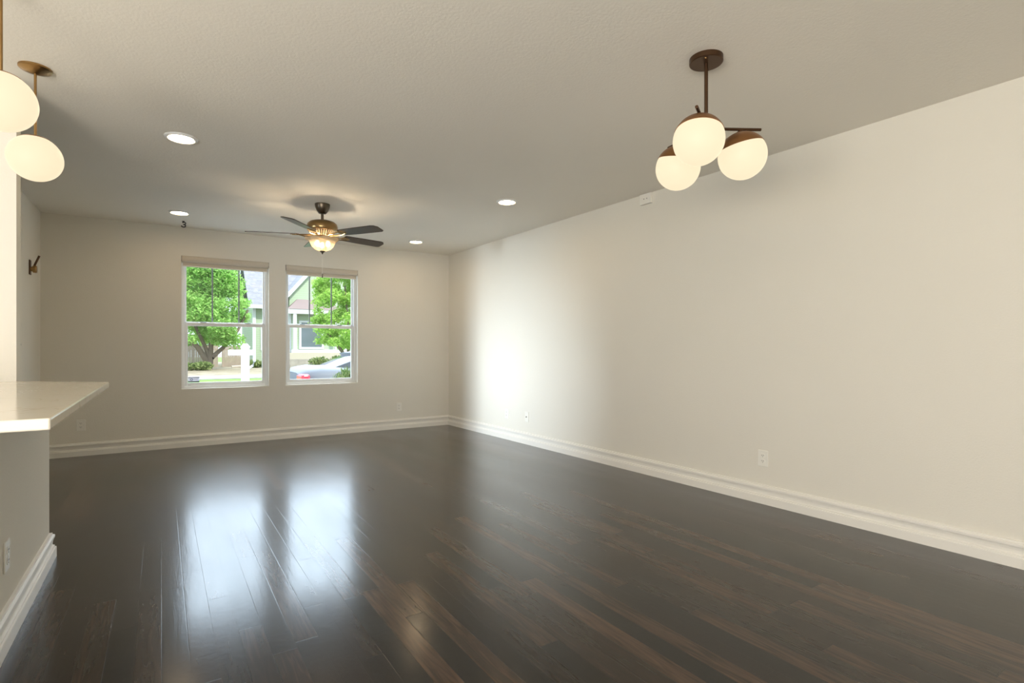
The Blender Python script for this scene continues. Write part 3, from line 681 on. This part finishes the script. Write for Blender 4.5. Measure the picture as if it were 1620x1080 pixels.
# pale green house across the street
def siding_material():
    k = N('pale_green_siding'); k.set(Roughness=0.6)
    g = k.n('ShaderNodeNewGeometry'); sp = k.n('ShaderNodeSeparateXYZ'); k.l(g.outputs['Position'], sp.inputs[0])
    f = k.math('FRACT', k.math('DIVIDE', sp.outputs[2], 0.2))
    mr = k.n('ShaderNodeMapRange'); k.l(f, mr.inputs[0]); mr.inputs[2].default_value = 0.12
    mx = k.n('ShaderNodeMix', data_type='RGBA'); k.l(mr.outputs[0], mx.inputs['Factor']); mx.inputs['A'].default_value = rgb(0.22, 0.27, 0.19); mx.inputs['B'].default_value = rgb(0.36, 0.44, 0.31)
    k.l(mx.outputs['Result'], k.b.inputs['Base Color']); return k.m
def shingle_material():
    k = N('grey_shingles'); k.set(Roughness=0.9); k.b.inputs['Specular IOR Level'].default_value = 0.05
    br = k.n('ShaderNodeTexBrick'); g = k.n('ShaderNodeNewGeometry'); sp = k.n('ShaderNodeSeparateXYZ'); cb = k.n('ShaderNodeCombineXYZ')
    k.l(g.outputs['Position'], sp.inputs[0]); k.l(k.math('ADD', sp.outputs[0], sp.outputs[1]), cb.inputs[0]); k.l(sp.outputs[2], cb.inputs[1]); k.l(cb.outputs[0], br.inputs['Vector'])
    br.inputs['Scale'].default_value = 1.0; br.inputs['Brick Width'].default_value = 0.4; br.inputs['Row Height'].default_value = 0.14; br.inputs['Mortar Size'].default_value = 0.012
    br.inputs['Color1'].default_value = rgb(0.22, 0.22, 0.25); br.inputs['Color2'].default_value = rgb(0.29, 0.29, 0.32); br.inputs['Mortar'].default_value = rgb(0.16, 0.16, 0.18)
    k.l(br.outputs['Color'], k.b.inputs['Base Color']); return k.m
M_SIDE, M_SHIN = siding_material(), shingle_material()
M_TAN = simple('tan_band', (0.46, 0.42, 0.34), 0.8); M_STONE = simple('stone', (0.32, 0.30, 0.26), 0.9, noise=0.35, scale=2.5)
M_PLUM = simple('brown_shingle', (0.26, 0.20, 0.20), 0.8, noise=0.15); M_GLASSD = simple('dark_glass', (0.12, 0.15, 0.17), 0.1)
hs = thing('house', 'pale green house with grey roof and white gable trim across the street', 'house', (0, 0, 0))
def hbox(name, mat, *b, parent=hs):
    bm = bmesh.new(); box(bm, *b); return obj(name, bm, mat, parent)
hbox('main_wall', M_SIDE, 6.75, 52.0, -0.42, 20.0, 60.0, 5.0)
hbox('gable_wall', M_SIDE, 9.3, 49.6, -0.42, 16.4, 52.0, 5.1)
bm = bmesh.new(); prism(bm, [(9.3, 5.1), (15.9, 5.1), (15.9, 5.9), (12.6, 9.7), (9.3, 5.9)], -52.0, -49.6, Matrix.Rotation(PI/2, 4, 'X')); obj('gable_peak', bm, M_SIDE, hs)
# main roof: slope towards the street, ridge along X
bm = bmesh.new()
prof = [(51.3, 4.95), (56.0, 9.6), (60.7, 4.95), (60.7, 4.75), (56.0, 9.35), (51.3, 4.75)]
a = [bm.verts.new((6.3, y, z)) for y, z in prof]; b = [bm.verts.new((20.5, y, z)) for y, z in prof]
for i in range(6): bm.faces.new((a[i], a[(i+1) % 6], b[(i+1) % 6], b[i]))
for q in (a, b): bm.faces.new((q[0], q[1], q[4], q[5])); bm.faces.new((q[1], q[2], q[3], q[4]))
obj('main_roof', bm, M_SHIN, hs)
hbox('eave_fascia', M_WHITE, 6.3, 51.22, 4.66, 9.0, 51.30, 4.96)
# cross gable roof with white rake boards
def slab(name, mat, p0, p1, y0, y1, th):
    bm = bmesh.new(); (x0, z0), (x1, z1) = p0, p1
    prism(bm, [(x0, z0), (x1, z1), (x1, z1+th), (x0, z0+th)], -y1, -y0, Matrix.Rotation(PI/2, 4, 'X')); return obj(name, bm, mat, hs)
for s in (-1, 1):
    e = 12.6+s*4.1
    slab('gable_roof', M_SHIN, (e, 5.03), (12.6, 9.93), 49.15, 56.0, 0.2)
    slab('rake_board', M_WHITE, (e, 4.80), (12.6, 9.70), 49.05, 49.15, 0.46)
# bay roof, trim band, windows and base bands
bm = bmesh.new()
vs = [bm.verts.new(p) for p in ((9.0, 48.6, 4.55), (13.4, 48.6, 4.55), (13.4, 49.6, 4.55), (9.0, 49.6, 4.55), (9.9, 49.3, 5.45), (12.6, 49.3, 5.45), (12.6, 49.6, 5.45), (9.9, 49.6, 5.45))]
for f in ((0,3,2,1),(4,5,6,7),(0,1,5,4),(1,2,6,5),(2,3,7,6),(3,0,4,7)): bm.faces.new([vs[i] for i in f])
obj('porch_roof', bm, M_PLUM, hs)
hbox('porch_beam', M_WHITE, 9.0, 48.65, 4.15, 13.4, 48.95, 4.55)
for x in (9.45, 13.0): hbox('porch_column', M_WHITE, x, 48.7, 0.6, x+0.28, 48.95, 4.15)
def hwindow(x0, x1, z0, z1, y):
    f = hbox('house_window', M_WHITE, x0, y-0.1, z0, x1, y, z1); hbox('pane', M_GLASSD, x0+0.18, y-0.12, z0+0.18, x1-0.18, y-0.1, z1-0.18, parent=f)
hwindow(10.1, 12.2, 1.1, 3.6, 49.6); hwindow(7.35, 8.35, 1.0, 3.4, 52.0)
hbox('corner_trim', M_WHITE, 6.70, 51.9, -0.42, 6.95, 52.05, 4.8); hbox('corner_trim', M_WHITE, 9.22, 49.5, -0.42, 9.44, 49.62, 4.6)
hbox('porch_deck', M_WHITE, 9.3, 48.6, 0.78, 16.0, 49.6, 1.05); hbox('foundation_band', M_TAN, 9.0, 48.55, 0.22, 16.0, 49.6, 0.78); hbox('stone_base', M_STONE, 8.7, 48.4, -0.42, 16.4, 49.6, 0.22)

# ------------------------------------------------------------------ parked car
car = thing('car', 'grey sedan with red tail light parked outside the right window', 'car', (2.04, 10.65, G+0.14))
CG = 0.0
M_CAR = simple('silver_blue_paint', (0.11, 0.125, 0.155), 0.55, 0.0, noise=0.02); M_CGL = simple('car_glass', (0.05, 0.06, 0.08), 0.05)
M_TAIL = simple('tail_light_red', (0.75, 0.03, 0.06), 0.2); M_TIRE = simple('tyre', (0.02, 0.02, 0.02), 0.8); M_RIM = simple('alloy', (0.5, 0.5, 0.52), 0.3, 0.9)
M_PINK = simple('tail_light_clear', (0.80, 0.36, 0.42), 0.2)
# body loft along X: rear bumper at 0, nose at 4.55
def loft(bm, stations, n=20):
    rings = []
    for x, zb, zt, hw, rnd in stations:
        ring = []
        for i in range(n):
            a = 2*PI*i/n; c, s = math.cos(a), math.sin(a)
            k = lambda q: math.copysign(abs(q)**rnd, q)
            ring.append(bm.verts.new((x, hw*k(c), (zb+zt)/2+(zt-zb)/2*k(s))))
        rings.append(ring)
    for a, b in zip(rings[:-1], rings[1:]):
        for i in range(n): bm.faces.new((a[i], a[(i+1) % n], b[(i+1) % n], b[i]))
    bm.faces.new(rings[0][::-1]); bm.faces.new(rings[-1])
bm = bmesh.new(); loft(bm, [(0, 0.40, 0.98, 0.70, .5), (0.10, 0.30, 1.06, 0.82, .45), (0.35, 0.24, 1.10, 0.87, .4), (0.8, 0.20, 1.08, 0.89, .4), (1.6, 0.18, 1.02, 0.90, .4), (3.0, 0.18, 0.98, 0.90, .4), (3.9, 0.2, 0.90, 0.88, .42), (4.4, 0.25, 0.78, 0.80, .5), (4.55, 0.34, 0.66, 0.66, .6)])
obj('body', bm, M_CAR, car, smooth=True)
bm = bmesh.new(); loft(bm, [(0.55, 0.95, 1.06, 0.62, .5), (1.1, 0.95, 1.32, 0.66, .5), (1.5, 0.95, 1.375, 0.66, .5), (2.2, 0.95, 1.38, 0.66, .5), (2.7, 0.95, 1.30, 0.66, .5), (3.35, 0.92, 0.99, 0.62, .5)])
obj('cabin_glass', bm, M_CGL, car, smooth=True)
bm = bmesh.new(); loft(bm, [(1.05, 1.28, 1.335, 0.60, .6), (1.5, 1.33, 1.395, 0.62, .6), (2.2, 1.33, 1.40, 0.62, .6), (2.65, 1.27, 1.325, 0.60, .6)]); obj('roof', bm, M_CAR, car, smooth=True)
for s in (-1, 1):
    bm = bmesh.new(); box(bm, -0.005, s*0.60-0.18, 0.74, 0.14, s*0.60+0.275, 0.96) if s > 0 else box(bm, -0.005, s*0.60-0.28, 0.74, 0.14, s*0.60+0.18, 0.96)
    obj('tail_light', bm, M_TAIL, car, bevel=0.04)
for x in (0.85, 3.6):
    for s in (-1, 1):
        T = Matrix.Translation((x, s*0.80, 0.32)) @ Matrix.Rotation(PI/2, 4, 'X')
        bm = bmesh.new(); lathe(bm, [(0.22, -0.10), (0.30, -0.10), (0.32, -0.06), (0.32, 0.06), (0.30, 0.10), (0.22, 0.10)], 32, mat=T); wh = obj('wheel', bm, M_TIRE, car, smooth=True)
        bm = bmesh.new(); lathe(bm, [(0.05, -0.108), (0.215, -0.104), (0.215, 0.104), (0.05, 0.108)], 24, mat=T); obj('rim', bm, M_RIM, wh)
bm = bmesh.new(); box(bm, -0.012, -0.26, 0.62, 0.02, 0.26, 0.74); obj('plate_recess', bm, M_WHITE, car, bevel=0.01)
